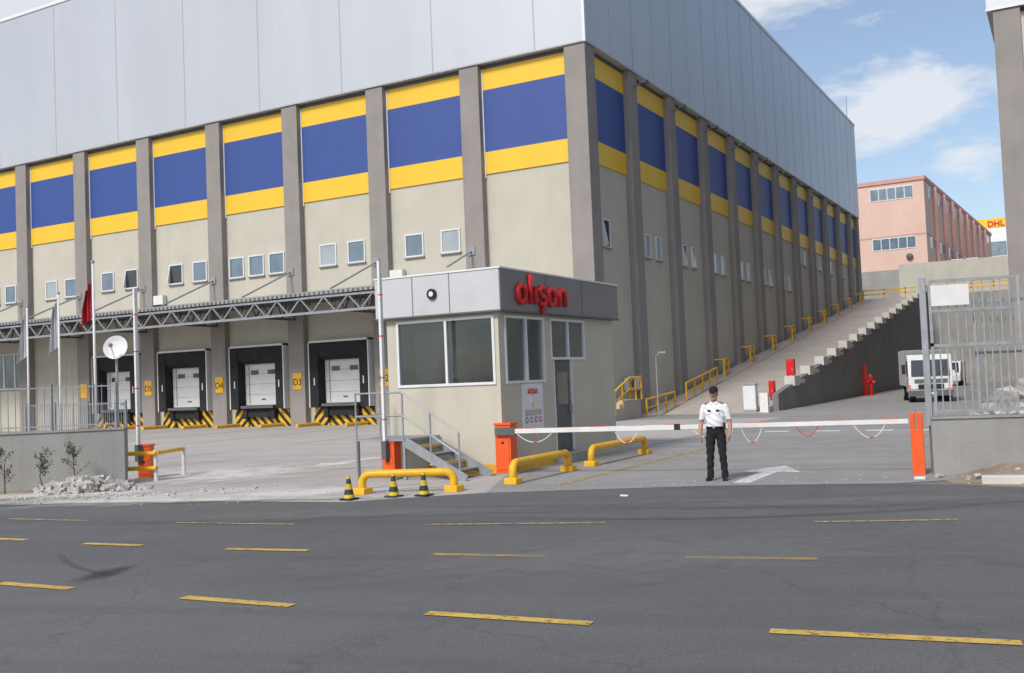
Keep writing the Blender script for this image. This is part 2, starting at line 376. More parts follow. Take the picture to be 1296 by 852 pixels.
def facade(parent,Mx,cols,wins,corner=None,skip=None):
    """cols: centre x of columns; bands fill the bays. corner column is square, skipped on the adjoining face"""
    c=MB(); c.M=Mx
    for x in cols:
        if x==skip: continue
        c.box(x-.55,x+.55,0,1.1 if x==corner else .9,0,ZC0-.003,m_col)
    c.build('columns',parent,bevel=.02)
    b=MB(); b.M=Mx; sp=sorted(cols)
    for a,d in zip(sp,sp[1:]):
        a+=.552; d-=.552
        b.box(a,d,.33,.45,ZB0,ZB1-.002,m_yel); b.box(a,d,.335,.45,ZB1,ZB2-.002,m_blue); b.box(a,d,.33,.45,ZB2,ZB3,m_yel)
        b.box(a,a+.07,.31,.45,ZB0-.2,ZB3+.003,m_trim)
        b.box(a,d,.32,.45,ZB3+.004,ZC0-.004,m_steelD)
    b.build('colour_bands',parent)
    w=MB(); w.M=Mx
    for x,z,ww,hh,k in wins: window(w,x,z,ww,hh,k)
    w.build('windows',parent)
wh=empty('warehouse',(CX-30,CY+30,0))
body=MB()
XL=CX-11*S-1.1
body.box(XL,CX-.4,CY+1.9,CY+69.2,0,ZC0,m_wall)
dock_bays=[2,3,4,5]
dc=[CX-.55-(k+.5)*S for k in dock_bays]
body.box(XL,CX-.4,CY+.4,CY+1.9,4.56,ZC0,m_wall)
xs=[CX-.4]+sum([[c+1.98,c-1.98] for c in dc],[])+[XL]
for a,b in zip(xs[::2],xs[1::2]): body.box(b,a,CY+.4,CY+1.9,0,4.56,m_wall2)
for c in dc: body.box(c-1.98,c+1.98,CY+.55,CY+1.9,0,1.18,m_conc)
body.build('walls',wh)
cl=MB()
cl.box(XL-.3,CX+.06,CY-.06,CY+69.3,ZC0,ZC1,m_clad)
cl.box(XL-.35,CX+.12,CY-.12,CY+69.36,ZC1+.002,ZC1+.22,m_trim)
cl.build('upper_cladding',wh)
sm=MB()
for k in range(0,12):
    x=CX-2.6-k*S; sm.box(x-.03,x+.03,CY-.07,CY-.05,ZC0+.05,ZC1,m_seam)
for k in range(1,24):
    y=CY+k*S*.5
    w_=.035 if k%2==0 else .012
    sm.box(CX+.05,CX+.07,y-w_,y+w_,ZC0+.05,ZC1,m_seam)
sm.box(CX-.05,CX+.085,CY-.085,CY+.05,ZC0-.01,ZC1,m_trim)
sm.box(XL-.3,CX-.052,CY-.075,CY-.05,ZC0-.02,ZC0+.05,m_seam); sm.box(CX+.05,CX+.075,CY+.052,CY+69.3,ZC0-.02,ZC0+.05,m_seam)
sm.build('cladding_seams',wh)
TL=Matrix.Translation((CX,CY,0)); TR=TL@Matrix.Rotation(math.pi/2,4,'Z')
colsL=[-.55-k*S for k in range(12)]
wl=[]
def bayx(k,f): return -.55-k*S-f*S
spec={1:[(.28,1),(.66,0)],2:[(.30,0),(.63,1)],3:[(.26,0),(.52,0),(.78,0)],4:[(.28,0),(.62,2)],5:[(.28,2),(.65,0)],6:[(.25,0),(.58,1)],7:[(.3,0),(.6,0)],8:[(.3,0),(.6,1)],9:[(.5,0)]}
for k,l in spec.items():
    for f,kd in l: wl.append((bayx(k,f),9.2+.1*((k*7)%3-1)*.5,1.15,1.2,kd))
for i in range(4): wl.append((-42.4-i*1.15,4.0,1.15,2.4,0))
facade(wh,TL,colsL,wl,corner=colsL[0])
colsR=[.55]+[k*S for k in range(1,12)]+[69.2-.55]
wr=[]
for k in range(0,11):
    if k==0: wr.append((2.4,9.0,.9,1.4,2))
    else:
        for f in ((.35,.62) if k<9 else (.45,)): wr.append((k*S+f*S,8.9 if k<7 else 11.4,.75,1.3,(k+int(f*10))%3))
facade(wh,TR,colsR,wr,skip=.55)
# docks
dk=MB(); yo=CY+.4
for c in dc:
    for s in (-1,1):
        dk.box(c+s*1.40,c+s*1.97,yo-.45,yo+.3,1.0,4.5,m_black)
        dk.box(c+s*1.98,c+s*2.04,yo-.47,yo-.002,1.0,4.6,m_frame)
        dk.box(c+s*1.62,c+s*1.69,yo-.462,yo-.45,2.2,2.6,m_frame)
    dk.prism([(c-1.40,yo-.44,4.5),(c-1.40,yo-.40,3.75),(c-1.40,yo-.1,3.55),(c-1.40,yo+.3,3.62),(c-1.40,yo+.3,4.5)],(2.8,0,0),m_black)
    dk.box(c-2.04,c+2.04,yo-.47,yo-.002,4.5,4.602,m_frame)
    for i in range(4):
        z0=1.22+i*.6; dk.box(c-1.36,c+1.36,yo+.12,yo+.20,z0,z0+.585,m_door)
    for s in (-1,1): dk.box(c+s*1.05-.02,c+s*1.05+.02,yo+.09,yo+.119,1.3,3.5,m_steel)
    for s in (-.62,.62): dk.box(c+s-.27,c+s+.27,yo+.10,yo+.119,2.95,3.2,m_gd)
    dk.box(c-.15,c+.15,yo+.10,yo+.119,1.5,1.58,m_steelD)
    dk.box(c-1.2,c+1.2,yo-.5,yo+.11,1.05,1.2,m_steelD)
    dk.box(c-1.0,c+1.0,yo-.25,yo+.14,.55,1.04,m_black)
    for s in (-1,1):
        mm=m_chev if s>0 else m_chev2
        dk.box(c+s*.88,c+s*1.18,yo-.35,yo-.06,.45,1.04,m_black)
        dk.prism([(c+s*1.0,yo-.06,0),(c+s*2.15,yo-.06,0),(c+s*1.96,yo-.06,1.0),(c+s*1.22,yo-.06,1.0)],(0,.16,0),mm)
        dk.tube([(c+s*1.62,yo-2.0,.12),(c+s*1.62,yo-.2,.12)],.09,m_yp,8)
    dk.box(c-1.0,c+1.0,yo+.0,yo+.14,.0,.54,m_chev)
dk.build('loading_docks',wh,bevel=0)
pl=MB()
for i in range(5):
    x=CX-.55-(2+i)*S+.05
    pl.box(x-.3,x+.3,CY-.035,CY-.003,2.0,2.9,m_yp)
pl.build('dock_number_plates',wh)
for i in range(4):
    text('dock_number','D%d'%(i+2),.5,m_black,wh,(CX-.55-(2+i)*S+.05,CY-.04,2.25),(math.pi/2,0,0),.004)
# canopy
cn=MB(); YF=CY-4.0; XR=CX-7.5; XLc=CX-64
cn.prism([(XR,YF-.1,6.62),(XR,CY+.35,7.25),(XR,CY+.35,7.37),(XR,YF-.1,6.76)],(XLc-XR,0,0),m_roofm)
x=XR
while x>XLc: cn.box(x-.1,x,YF-.13,YF-.101,6.62,6.76,m_steelD); x-=.3
cn.beam((XR,YF,6.5),(XLc,YF,6.5),.1,.1,m_steel); cn.beam((XR,YF,5.75),(XLc,YF,5.75),.12,.12,m_steel)
cn.beam((XR,YF+.6,6.45),(XLc,YF+.6,6.45),.08,.08,m_steelD); cn.beam((XR,YF+2,6.55),(XLc,YF+2,6.55),.12,.2,m_steelD); cn.beam((XR,YF+3,6.7),(XLc,YF+3,6.7),.12,.2,m_steelD)
x=XR
while x>XLc:
    cn.beam((x,YF,5.75),(x-.75,YF,6.5),.06,.06,m_steel); cn.beam((x-.75,YF,6.5),(x-1.5,YF,5.75),.06,.06,m_steel)
    cn.beam((x,YF,5.75),(x-.75,YF+.6,6.45),.05,.05,m_steelD)
    x-=1.5
for k in range(2,12):
    x=CX-.55-k*S
    cn.beam((x,YF,5.85),(x,CY,5.85),.1,.12,m_steelD); cn.beam((x,YF,6.5),(x,CY,7.1),.1,.12,m_steelD)
    for j in range(4):
        cn.beam((x,YF+j,5.85),(x,YF+j+.5,6.6+j*.14),.06,.06,m_steelD); cn.beam((x,YF+j+.5,6.6+j*.14),(x,YF+j+1,5.85),.06,.06,m_steelD)
for k in range(1,12):
    x=CX-.55-k*S; ye=YF+.2 if k>1 else CY-2.3; ze=6.9 if k>1 else 7.55
    cn.tube([(x-.2,CY-.02,8.5),(x-.2,ye,ze)],.05,m_steel,8)
    cn.box(x-.4,x,CY-.06,CY-.003,8.3,8.7,m_steel)
cn.build('canopy',wh)
wlmp=MB()
for k in range(1,11):
    y=CY+k*S
    wlmp.beam((CX+.0,y,16.9),(CX+.55,y,17.15),.07,.07,m_steelD); wlmp.box(CX+.45,CX+.8,y-.2,y+.2,17.02,17.2,m_steelD)
for k,zz in ((1,8.2),(4,7.1)):
    wlmp.box(bayx(k,.85)+CX-.3,bayx(k,.85)+CX+.5,CY+.05,CY+.35,7.45,8.0,m_wp)
for yy in (46.3,47.4): 
    wlmp.box(CX-.35,CX-.05,yy,yy+.9,1.3,1.95,m_wp); wlmp.tube([(CX-.04,yy+.45,1.62),(CX-.03,yy+.45,1.62)],.26,m_steelD,16)
wlmp.box(CX-7.9,CX-7.6,YF-.5,YF-.2,6.7,7.0,m_black)
for k in range(1,12):
    wlmp.tube([(CX-.28,CY+k*S+.68,.3),(CX-.28,CY+k*S+.68,17.7)],.06,m_col,8)
wlmp.build('wall_fittings',wh)
mast=MB(); mast.tube([(CX-.5,CY+68.6,ZC1),(CX-.5,CY+68.6,ZC1+3.2)],.05,m_steel,6); mast.build('antenna_mast')

# second warehouse across the lane
w2=empty('warehouse',(20,70,0)); X2,Y2=-2.25,49.8
T2=Matrix.Translation((X2,Y2,0))
b2=MB(); b2.box(X2+.4,X2+60,Y2+.4,Y2+60,0,ZC0,m_wall); b2.build('walls',w2)
c2=MB(); c2.box(X2-.25,X2+60,Y2-.06,Y2+60,ZC0,ZC1,m_clad); c2.box(X2-.3,X2+60.1,Y2-.12,Y2+60.1,ZC1+.002,ZC1+.2,m_trim); c2.box(X2-.28,X2+60,Y2-.09,Y2-.061,ZC0-.02,ZC0+.08,m_trim)
for k in range(1,20): c2.box(X2+k*2.9-.02,X2+k*2.9+.02,Y2-.07,Y2-.05,ZC0+.08,ZC1,m_seam)
c2.build('upper_cladding',w2)
facade(w2,T2,[.55]+[.55+k*S for k in range(1,11)],[(3+k*S,9.2,1.15,1.2,k%3) for k in range(9)],corner=.55)
T2L=T2@Matrix.Rotation(-math.pi/2,4,'Z')
facade(w2,T2L,[-.55]+[-k*S for k in range(1,11)],[(-3-k*S,9.2,1.15,1.2,k%3) for k in range(9)],skip=-.55)

# ---------------------------------------------------------------- ramp
rp=empty('vehicle_ramp',(-16,60,0)); r0,r1=CY+5.0,111.71; sl=9.04/(r1-r0); XW=-13.0
def rz(y): return max(0,(y-r0)*sl)
rm=MB()
rm.prism([(CX-.1,r0,.01),(CX-.1,r1,.01),(CX-.1,r1,rz(r1))],(XW-CX+.1,0,0),m_ramp); rm.build('ramp_slab',rp)
rw=MB(); ys=CY+7.0
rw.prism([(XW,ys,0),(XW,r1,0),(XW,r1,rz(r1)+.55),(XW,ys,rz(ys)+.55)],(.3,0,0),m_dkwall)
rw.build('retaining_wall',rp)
rb=MB(); y=ys+3
while y<r1-1:
    z=rz(y)+.55; rb.box(XW-.12,XW+.42,y,y+1.1,z-.1,z+.42,m_block); rb.box(XW-.05,XW+.35,y+1.1,y+2.6,z+.0,z+.2,m_block); y+=3.6
rb.build('parapet_blocks',rp,bevel=.02)
yl2=MB()
yl2.prism([(CX+1.0,r0+.5,rz(r0+.5)+.013),(CX+1.12,r0+.5,rz(r0+.5)+.013),(CX+1.12,r1,rz(r1)+.013),(CX+1.0,r1,rz(r1)+.013)],(0,0,.003),m_ly2); yl2.build('ramp_line',rp)
tb=MB()
for z in (.5,.95): tb.beam((CX,112.3,9.05+z),(XW+9,112.3,9.05+z),.12,.12,m_yp)
for i in range(8): tb.beam((CX+i*2.1,112.3,9.05),(CX+i*2.1,112.3,10.1),.12,.12,m_yp)
tb.build('safety_railing')
for k in range(3,12):
    y=k*S+CY; z=rz(y); hp=empty('downpipe_guard',(CX+.5,y,z)); h=MB()
    for a in (-.45,.45):
        h.tube([(CX+.62,y+a,z-.1),(CX+.62,y+a,z+1.1)],.06,m_yp,8); h.tube([(CX+.05,y+a,z+1.0),(CX+.62,y+a,z+1.0)],.05,m_yp,8)
    for zz in (.35,.7,1.05): h.tube([(CX+.62,y-.45,z+zz),(CX+.62,y+.45,z+zz)],.055,m_yp,8)
    h.build('hoop',hp)
def railing(name,pts,h,m,r=.035,step=1.2,levels=(1.0,.5)):
    e=empty(name,pts[0]); q=MB()
    for a,b in zip(pts,pts[1:]):
        a,b=Vector(a),Vector(b); L=(b-a).length; n=max(1,round(L/step))
        for i in range(n+1):
            p=a.lerp(b,i/n); q.tube([p-Vector((0,0,.02)),p+Vector((0,0,h))],r,m,8)
        for l in levels: q.tube([a+Vector((0,0,h*l)),b+Vector((0,0,h*l))],r,m,8)
    q.build('rails',e,smooth=False); return e
railing('yellow_handrail',[(CX+1.0,CY-1.5,.0),(CX+1.0,CY+1.2,.9),(CX+1.0,CY+2.6,.9)],1.05,m_yp,.045,.9)
railing('yellow_handrail',[(CX+1.0,CY+3.2,.0),(CX+1.0,CY+7.2,.25)],.85,m_yp,.05,1.3)
railing('yellow_handrail',[(CX+1.0,CY+9.0,rz(CY+9)),(CX+1.0,CY+14.5,rz(CY+14.5))],.95,m_yp,.05,1.4)
st=MB()
for i in range(5): st.box(CX+.05,CX+.95,CY-1.5+i*.5,CY+2.6+i*.003,i*.18,(i+1)*.18,m_ramp)
st.build('wall_steps')
def hose_cabinet(x,y,z,h,w=.5):
    e=empty('fire_hose_cabinet',(x,y,z)); q=MB()
    q.box(x-w/2,x+w/2,y-.15,y+.15,z+.2,z+h,m_red); q.box(x-w/2+.05,x+w/2-.05,y-.17,y-.151,z+.27,z+h-.07,m_red)
    q.box(x+w/2-.12,x+w/2-.08,y-.19,y-.171,z+.45,z+.55,m_steel)
    for s in (-1,1): q.tube([(x+s*w*.3,y,z-.1),(x+s*w*.3,y,z+.21)],.04,m_red,8)
    q.build('cabinet',e,bevel=.015)
hose_cabinet(-12.85,53.0,rz(53.0)+.75,1.05,.42); hose_cabinet(-13.35,51.0,rz(51.0),1.0,.28)
fh=empty('fire_hydrant',(-12.2,72.6,0)); q=MB()
q.tube([(-12.2,72.6,0),(-12.2,72.6,.1)],.25,m_red,14); q.tube([(-12.2,72.6,.1),(-12.2,72.6,1.3),(-12.2,72.6,1.45)],[.13,.13,.05],m_red,14)
q.tube([(-12.5,72.6,.9),(-11.9,72.6,.9)],.09,m_red,10); q.tube([(-12.2,72.3,1.05),(-12.2,72.6,1.05)],.09,m_red,10); q.box(-12.75,-12.45,72.5,72.8,0,2.1,m_red)
q.build('body',fh,smooth=False)
ub=empty('utility_cabinet',(-13.4,47.9,0)); q=MB()
q.box(-13.9,-13.3,47.7,48.1,.15,1.35,m_wp); q.box(-13.86,-13.34,47.68,47.699,.2,1.3,m_wp); q.box(-13.95,-13.25,47.65,48.15,1.352,1.4,m_steel); q.box(-13.9,-13.3,47.7,48.1,0,.148,m_conc)
q.box(-13.15,-12.75,47.8,48.1,.0,.95,m_wp)
q.build('cabinet',ub,bevel=.01)
lp=empty('yard_light',(-17.4,45.0,0)); q=MB(); q.tube([(-17.4,45.5,0),(-17.4,45.5,2.9),(-17.1,45.5,3.1)],.04,m_steel,8); q.box(-17.25,-16.85,45.4,45.6,3.03,3.12,m_steel); q.build('post',lp)

# ---------------------------------------------------------------- far buildings
pb=empty('factory_building',(-18,161.6,15),math.radians(-2.5)); q=MB()
q.box(-40,0,0,85,-1,14.6,m_peach); q.box(-40.2,.2,-.2,85.2,14.6,15.2,m_peach2); q.box(-40.05,.05,-.05,85,6.4,6.6,m_peach2)
q.box(-30,-3,6,60,15.3,16.2,m_peach2)
q.build('walls',pb,local=True)
q=MB()
for z0,z1 in ((12.2,13.9),(4.6,6.2)):
    for xa in (-7.8,-18,-28,-38):
        n=5
        for i in range(n):
            a=xa+i*1.25; q.box(a+.08,a+1.2,-.1,-.02,z0,z1,m_gl); 
        q.box(xa-.05,xa+n*1.25+.05,-.07,-.005,z0-.15,z1+.15,m_frame)
    y=3
    while y<82:
        for i in range(4): q.box(.02,.1,y+i*1.4+.1,y+i*1.4+1.3,z0,z1,m_gl)
        q.box(.005,.07,y-.05,y+5.7,z0-.15,z1+.15,m_frame); y+=9
for x in (-2.5,-10.5): q.ell((x,-.3,3.2),(.5,.25,.5),m_steelD)
for y in range(8,80,9): q.box(.05,.6,y-.2,y+.2,-1,14.5,m_peach2)
q.build('windows',pb,local=True)
q=MB(); 
for x in (3,5): q.box(x+1,x+2.5,-6,-5,-.1,1.6,m_wp)
q.build('rooftop_units',pb,local=True)
db=empty('logistics_building',(-5,330,15)); q=MB()
q.box(-34,40,329,380,14,41.2,m_trim); q.box(-34.1,40.1,328.9,380,41.2,44.0,m_yel)
for x in (-20,-12,-4): q.box(x,x+5,328.8,328.95,33,37,m_gl)
q.build('walls',db); text('sign_letters','DHL',2.3,m_red,db,(-17.5,328.8,41.6),(math.pi/2,0,0),.05,.06)

# ---------------------------------------------------------------- gatehouse
gh=empty('gatehouse',(-12.4,22.3,0)); gx0,gx1,gy0,gy1=-13.95,-10.95,19.15,25.4; t=.15
q=MB()
ZW0,ZW1=1.97,3.5
q.box(gx0,gx1,gy0,gy0+t,.0,ZW0,m_boothw); q.box(gx0,gx0+.28,gy0,gy0+t,ZW0,3.6,m_boothw); q.box(gx1-.1,gx1,gy0,gy0+t,ZW0,3.6,m_boothw); q.box(gx0+.28,gx1-.1,gy0,gy0+t,ZW1,3.6,m_boothw)
q.box(gx1-t,gx1,gy0+t,21.75,0,ZW0,m_boothw); q.box(gx1-t,gx1,gy0+t,19.4,ZW0,3.6,m_boothw); q.box(gx1-t,gx1,19.4,21.3,ZW1,3.6,m_boothw); q.box(gx1-t,gx1,21.3,21.62,ZW0,3.6,m_boothw)
q.box(gx1-t,gx1,21.62,23.55,ZW1,3.6,m_boothw); q.box(gx1-t,gx1,22.75,gy1,0,2.5,m_boothw); q.box(gx1-t,gx1,23.55,gy1,2.5,3.6,m_boothw); q.box(gx1-t,gx1,21.62,21.75,ZW0,2.5,m_boothw)
q.box(gx0,gx0+t,gy0+t,gy1,0,3.6,m_boothw); q.box(gx0+t,gx1-t,gy1-t,gy1,0,3.6,m_boothw)
q.box(gx0+t,gx1-t,gy0+t,21.7,.9,1.0,m_steelD); q.box(gx0+t,gx1-t,21.7,gy1-t,.2,.3,m_steelD)
q.build('walls',gh)
q=MB(); q.box(gx0-.2,gx1+.14,gy0-.14,gy1+.1,3.6,4.5,m_fasL); q.box(gx1+.142,gx1+.16,gy0-.12,gy1+.1,3.6,4.5,m_fasD)
for x in (-13.1,-12.1): q.box(x-.012,x+.012,gy0-.146,gy0-.14,3.6,4.5,m_fasD)
for y in (21.2,23.2): q.box(gx1+.16,gx1+.165,y-.012,y+.012,3.6,4.5,m_steelD)
q.box(gx0-.22,gx1+.18,gy0-.16,gy1+.12,4.502,4.54,m_trim); q.box(gx0-.22,gx1+.18,gy0-.16,gy1+.12,3.56,3.598,m_steelD)
q.tube([(-12.55,gy0-.142,4.06),(-12.55,gy0-.2,4.06)],.12,m_black,18); q.tube([(-12.55,gy0-.201,4.06),(-12.55,gy0-.21,4.06)],.06,m_frame,14)
q.build('roof_fascia',gh)
def frame_y(mb,y,x0,x1,z0,z1,muls,f=.06):
    mb.box(x0,x1,y-.03,y+.08,z0,z0+f,m_frame); mb.box(x0,x1,y-.03,y+.08,z1-f,z1,m_frame)
    for x in muls: mb.box(x-f/2,x+f/2,y-.028,y+.078,z0+f,z1-f,m_frame)
    mb.poly([(x0,y+.02,z0+f),(x1,y+.02,z0+f),(x1,y+.02,z1-f),(x0,y+.02,z1-f)],m_gbooth)
def frame_x(mb,x,y0,y1,z0,z1,muls,f=.06):
    mb.box(x-.08,x+.03,y0,y1,z0,z0+f,m_frame); mb.box(x-.08,x+.03,y0,y1,z1-f,z1,m_frame)
    for y in muls: mb.box(x-.078,x+.028,y-f/2,y+f/2,z0+f,z1-f,m_frame)
    mb.poly([(x-.03,y0,z0+f),(x-.03,y1,z0+f),(x-.03,y1,z1-f),(x-.03,y0,z1-f)],m_gbooth)
q=MB()
frame_y(q,gy0,gx0+.28,gx1-.1,ZW0,ZW1,(gx0+.31,-12.32,gx1-.13))
frame_x(q,gx1,19.4,21.3,ZW0,ZW1,(19.43,20.4,21.27)); frame_x(q,gx1,21.62,23.55,2.5,ZW1,(21.65,22.6,23.52))
q.build('windows',gh)
q=MB(); q.box(gx1-.1,gx1-.04,21.78,22.72,.28,2.49,m_steelD); q.box(gx1-.039,gx1-.03,21.95,22.55,1.4,2.2,m_gd); q.box(gx1-.03,gx1+.03,22.6,22.66,1.2,1.4,m_steel); q.box(gx1-.12,gx1+.35,21.7,22.8,0,.24,m_conc)
for s in (21.75,22.72): q.box(gx1-.09,gx1+.02,s,s+.03,.26,2.49,m_frame)
q.build('door',gh)
q=MB(); q.box(gx0+.3,gx1-.4,20.2,20.8,1.65,1.72,m_wp); q.box(-12.9,-12.4,20.3,20.4,1.75,2.15,m_black); q.box(-13.6,-13.2,21.0,21.3,1.6,2.9,m_block); q.box(gx0+t+.02,gx0+t+.05,20,23,1.2,3.3,m_wp); q.box(-11.9,-11.3,24.9,25.1,1.2,2.9,m_gl2)
q.box(-12.1,-11.65,20.95,21.4,1.45,1.52,m_black); q.box(-12.08,-11.67,21.38,21.45,1.55,2.15,m_black); q.tube([(-11.87,21.17,1.0),(-11.87,21.17,1.45)],.04,m_steel,8)
q.build('interior',gh)
q=MB(); q.box(-12.0,gx1+.004,gy0-.006,gy0-.0005,0.0,.22,m_yp); q.box(gx1+.0005,gx1+.006,gy0,21.6,0,.18,m_yp)
q.build('base_stripe',gh)
# rounded fascia lettering built stroke by stroke (y = reading direction)
q=MB(); lx=gx1+.20; y_=19.72; R_=.062
def stroke(pts): q.tube([(lx,y_+a,3.78+b) for a,b in pts],R_,m_red,10)
def arc(cx,cz,rx,rz_,a0,a1,n=12): return [(cx+rx*math.cos(math.radians(a0+(a1-a0)*i/n)),cz+rz_*math.sin(math.radians(a0+(a1-a0)*i/n))) for i in range(n+1)]
def L_a():
    stroke(arc(.18,.20,.17,.19,0,360,20)); stroke([(.36,.40),(.36,.12),(.41,.01)])
L_a(); y_+=.62
stroke([(0,.66),(0,.0)]); y_+=.24
stroke([(0,.40),(0,.0)]); y_+=.20
stroke(arc(.16,.30,.14,.10,30,270,10)+arc(.16,.10,.14,.10,90,-150,10)); stroke([(.17,-.02),(.18,-.13),(.08,-.17)]); y_+=.44
L_a(); y_+=.60
stroke([(0,.40),(0,0)]); stroke([(0,.2)]+arc(.17,.22,.16,.17,160,0,8)+[(.33,.0)])
q.build('sign_letters',gh,smooth=True)
nb=empty('notice_board',(gx1+.03,20.6,1.4)); q=MB()
q.box(gx1+.002,gx1+.03,20.08,21.08,.9,1.95,m_wp)
for i in range(4): q.tube([(gx1+.031,20.25+i*.22,1.12),(gx1+.036,20.25+i*.22,1.12)],.07,m_red if i%2 else m_blue,14); q.tube([(gx1+.036,20.25+i*.22,1.12),(gx1+.038,20.25+i*.22,1.12)],.04,m_wp,12)
q.tube([(gx1+.031,20.58,1.46),(gx1+.036,20.58,1.46)],.1,m_yel,3)
for i in range(4): q.box(gx1+.031,gx1+.034,20.18,20.98,1.33-i*.035,1.342-i*.035,m_steelD)
q.build('panel',nb); text('board_text','alışan',.22,m_red,nb,(gx1+.033,20.58,1.72),(math.pi/2,0,math.pi/2),.002,.006)

se=empty('metal_staircase',(-12.5,18.2,0)); q=MB()
ya,yb=17.75,18.75; zl=.88
q.box(-13.9,-12.55,ya,yb+.35,zl-.04,zl,m_steel)
for x in (-13.85,-12.6):
    for y in (ya+.04,yb-.04): q.beam((x,y,0),(x,y,zl),.06,.06,m_steel)
for y in (ya,yb):
    q.beam((-12.55,y,zl-.06),(-11.05,y,.03),.03,.2,m_steel)
for i in range(4):
    x=-12.55+.3*(i+.5); z=zl-.175*(i+1); q.box(x-.14,x+.16,ya,yb,z-.03,z,m_steelD if i%2 else m_yp); 
for i in range(4):
    x=-12.55+.3*(i+.5); z=zl-.175*(i+1); q.box(x-.14,x+.12,ya+.02,yb-.02,z+.001,z+.02,m_steel)
def rl(pts,r=.022): q.tube(pts,r,m_steel,8)
y=ya
rl([(-13.85,y,0),(-13.85,y,zl+1.0),(-12.6,y,zl+1.0),(-11.2,y,1.0),(-11.2,y,.1)]); rl([(-13.85,y,zl+.5),(-12.6,y,zl+.5),(-11.2,y,.55)])
rl([(-12.6,y,zl),(-12.6,y,zl+1.0)]); rl([(-13.2,y,zl),(-13.2,y,zl+1)]); rl([(-11.9,y,.5),(-11.9,y,1.45)])
rl([(-13.85,y,zl+1.0),(-13.85,yb,zl+1.0),(-13.85,yb,0)]); rl([(-13.85,y,zl+.5),(-13.85,yb,zl+.5)])
q.build('stair',se)

# ---------------------------------------------------------------- barriers
def cabinet(mb,p,w=.34,h=1.0,ang=0,m=m_or):
    mb.M=Matrix.Translation(p)@Matrix.Rotation(ang,4,'Z')
    mb.box(-w/2,w/2,-w/2,w/2,.05,h,m); mb.box(-w/2-.02,w/2+.02,-w/2-.02,w/2+.02,h+.002,h+.05,m); mb.box(-w/2-.06,w/2+.06,-w/2-.06,w/2+.06,0,.048,m_conc)
    mb.box(-w/2+.04,w/2-.04,-w/2-.012,-w/2-.001,.12,h-.3,m); mb.box(-.03,.03,-w/2-.02,-w/2-.013,h-.4,h-.35,m_black)
    mb.M=None
PA=W(-.22,22.0); PB=W(7.28,18.75)
bg=empty('boom_barrier',PA); q=MB(); cabinet(q,PA,.36,1.08,A29-.4); q.build('cabinet',bg,bevel=.015)
q=MB(); a=PA+Vector((0,0,.95)); b=PB+Vector((0,0,.99)); dv=(b-a).normalized(); nn=Vector((dv.y,-dv.x,0))
a+=nn*.2+dv*.1; b+=nn*.0
def P(f): return a.lerp(b,f)
q.beam(P(0),P(.455),.05,.1,m_wp); q.beam(P(.455),P(.47),.07,.12,m_black); q.beam(P(.47),P(1),.045,.085,m_wp); q.beam(P(0)-dv*.25,P(0)+dv*.2,.12,.16,m_steelD)
for i in range(10): 
    f=.03+i*.1; q.beam(P(f)+Vector((0,0,.052)),P(f+.05)+Vector((0,0,.052)),.052,.008,m_or)
q.build('boom',bg)
q=MB(); rnd=random.Random(3)
for f0,f1 in ((.03,.13),(.30,.36),(.50,.56),(.565,.60),(.62,.67),(.75,.80),(.88,.95)):
    pts=[]; sag=.16+.16*rnd.random(); sk=rnd.uniform(-.25,.25)
    for i in range(11):
        u=i/10; pts.append(P(f0+(f1-f0)*(u+sk*u*(1-u)))-Vector((0,0,.05+sag*4*u*(1-u))))
    q.tube(pts,.009,m_wp if rnd.random()<.7 else m_red,6)
    c=pts[5]; q.tube([c-dv*.03,c+dv*.06+Vector((0,0,.01))],.014,m_red,6)
q.build('hanging_chain',bg)
br=empty('barrier_rest_post',PB); q=MB()
q.M=Matrix.Translation(PB+dv*.12)@Matrix.Rotation(A29-.4,4,'Z')
q.box(-.09,.0,-.1,.1,.851,1.15,m_or); q.box(.03,.13,-.1,.1,.851,1.15,m_or); q.box(-.09,.13,-.1,.1,.0,.85,m_or); q.M=None
q.build('post',br,bevel=.01)
def raised_barrier(p,top,ang):
    e=empty('boom_barrier',p); q=MB(); cabinet(q,p,.3,.8,ang); q.build('cabinet',e,bevel=.015)
    q=MB(); o=Vector((0,-.22,0)); q.beam(p+o+Vector((0,0,.5)),p+o+Vector((0,0,top)),.06,.09,m_wp)
    z=1.3
    while z<top-.4: q.beam(p+o+Vector((0,0,z)),p+o+Vector((0,0,z+.03)),.066,.096,m_or); z+=.9
    q.beam(p+o+Vector((0,0,.45)),p+o+Vector((0,0,.85)),.12,.14,m_steelD); q.build('boom',e); return e
raised_barrier(W(-2.72,22.0),4.75,A29-.4); raised_barrier(W(-9.05,24.7),4.65,A29)

def pipe_guard(p0,p1,h=.42,r=.085):
    e=empty('pipe_guard',p0); p0,p1=Vector(p0),Vector(p1); d=(p1-p0).normalized(); q=MB(); c=.16; up=Vector((0,0,1)); pts=[p0]
    for i in range(6):
        t=math.pi/2*i/5; pts.append(p0+d*c*(1-math.cos(t))+up*(h-c+c*math.sin(t)))
    for i in range(6):
        t=math.pi/2*(1-i/5); pts.append(p1-d*c*(1-math.cos(t))+up*(h-c+c*math.sin(t)))
    pts.append(p1); q.tube(pts,r,m_yp,14); q.build('pipe',e,smooth=True)
    q=MB()
    for p in (p0,p1): q.box(p.x-.14,p.x+.14,p.y-.14,p.y+.14,0,.13,m_yp)
    q.build('base_blocks',e,bevel=.02)
pipe_guard(W(-2.95,19.2),W(-1.2,19.0),.38,.075); pipe_guard((-9.75,17.4,0),(-9.75,19.9,0),.42,.078); pipe_guard((-9.75,21.1,0),(-9.75,24.4,0),.42,.078)
e=empty('pipe_guard',W(-9.0,23.8)); q=MB()
for z in (.33,.68): q.tube([W(-9.55,23.9,z),W(-8.45,23.7,z)],.05,m_yp,10)
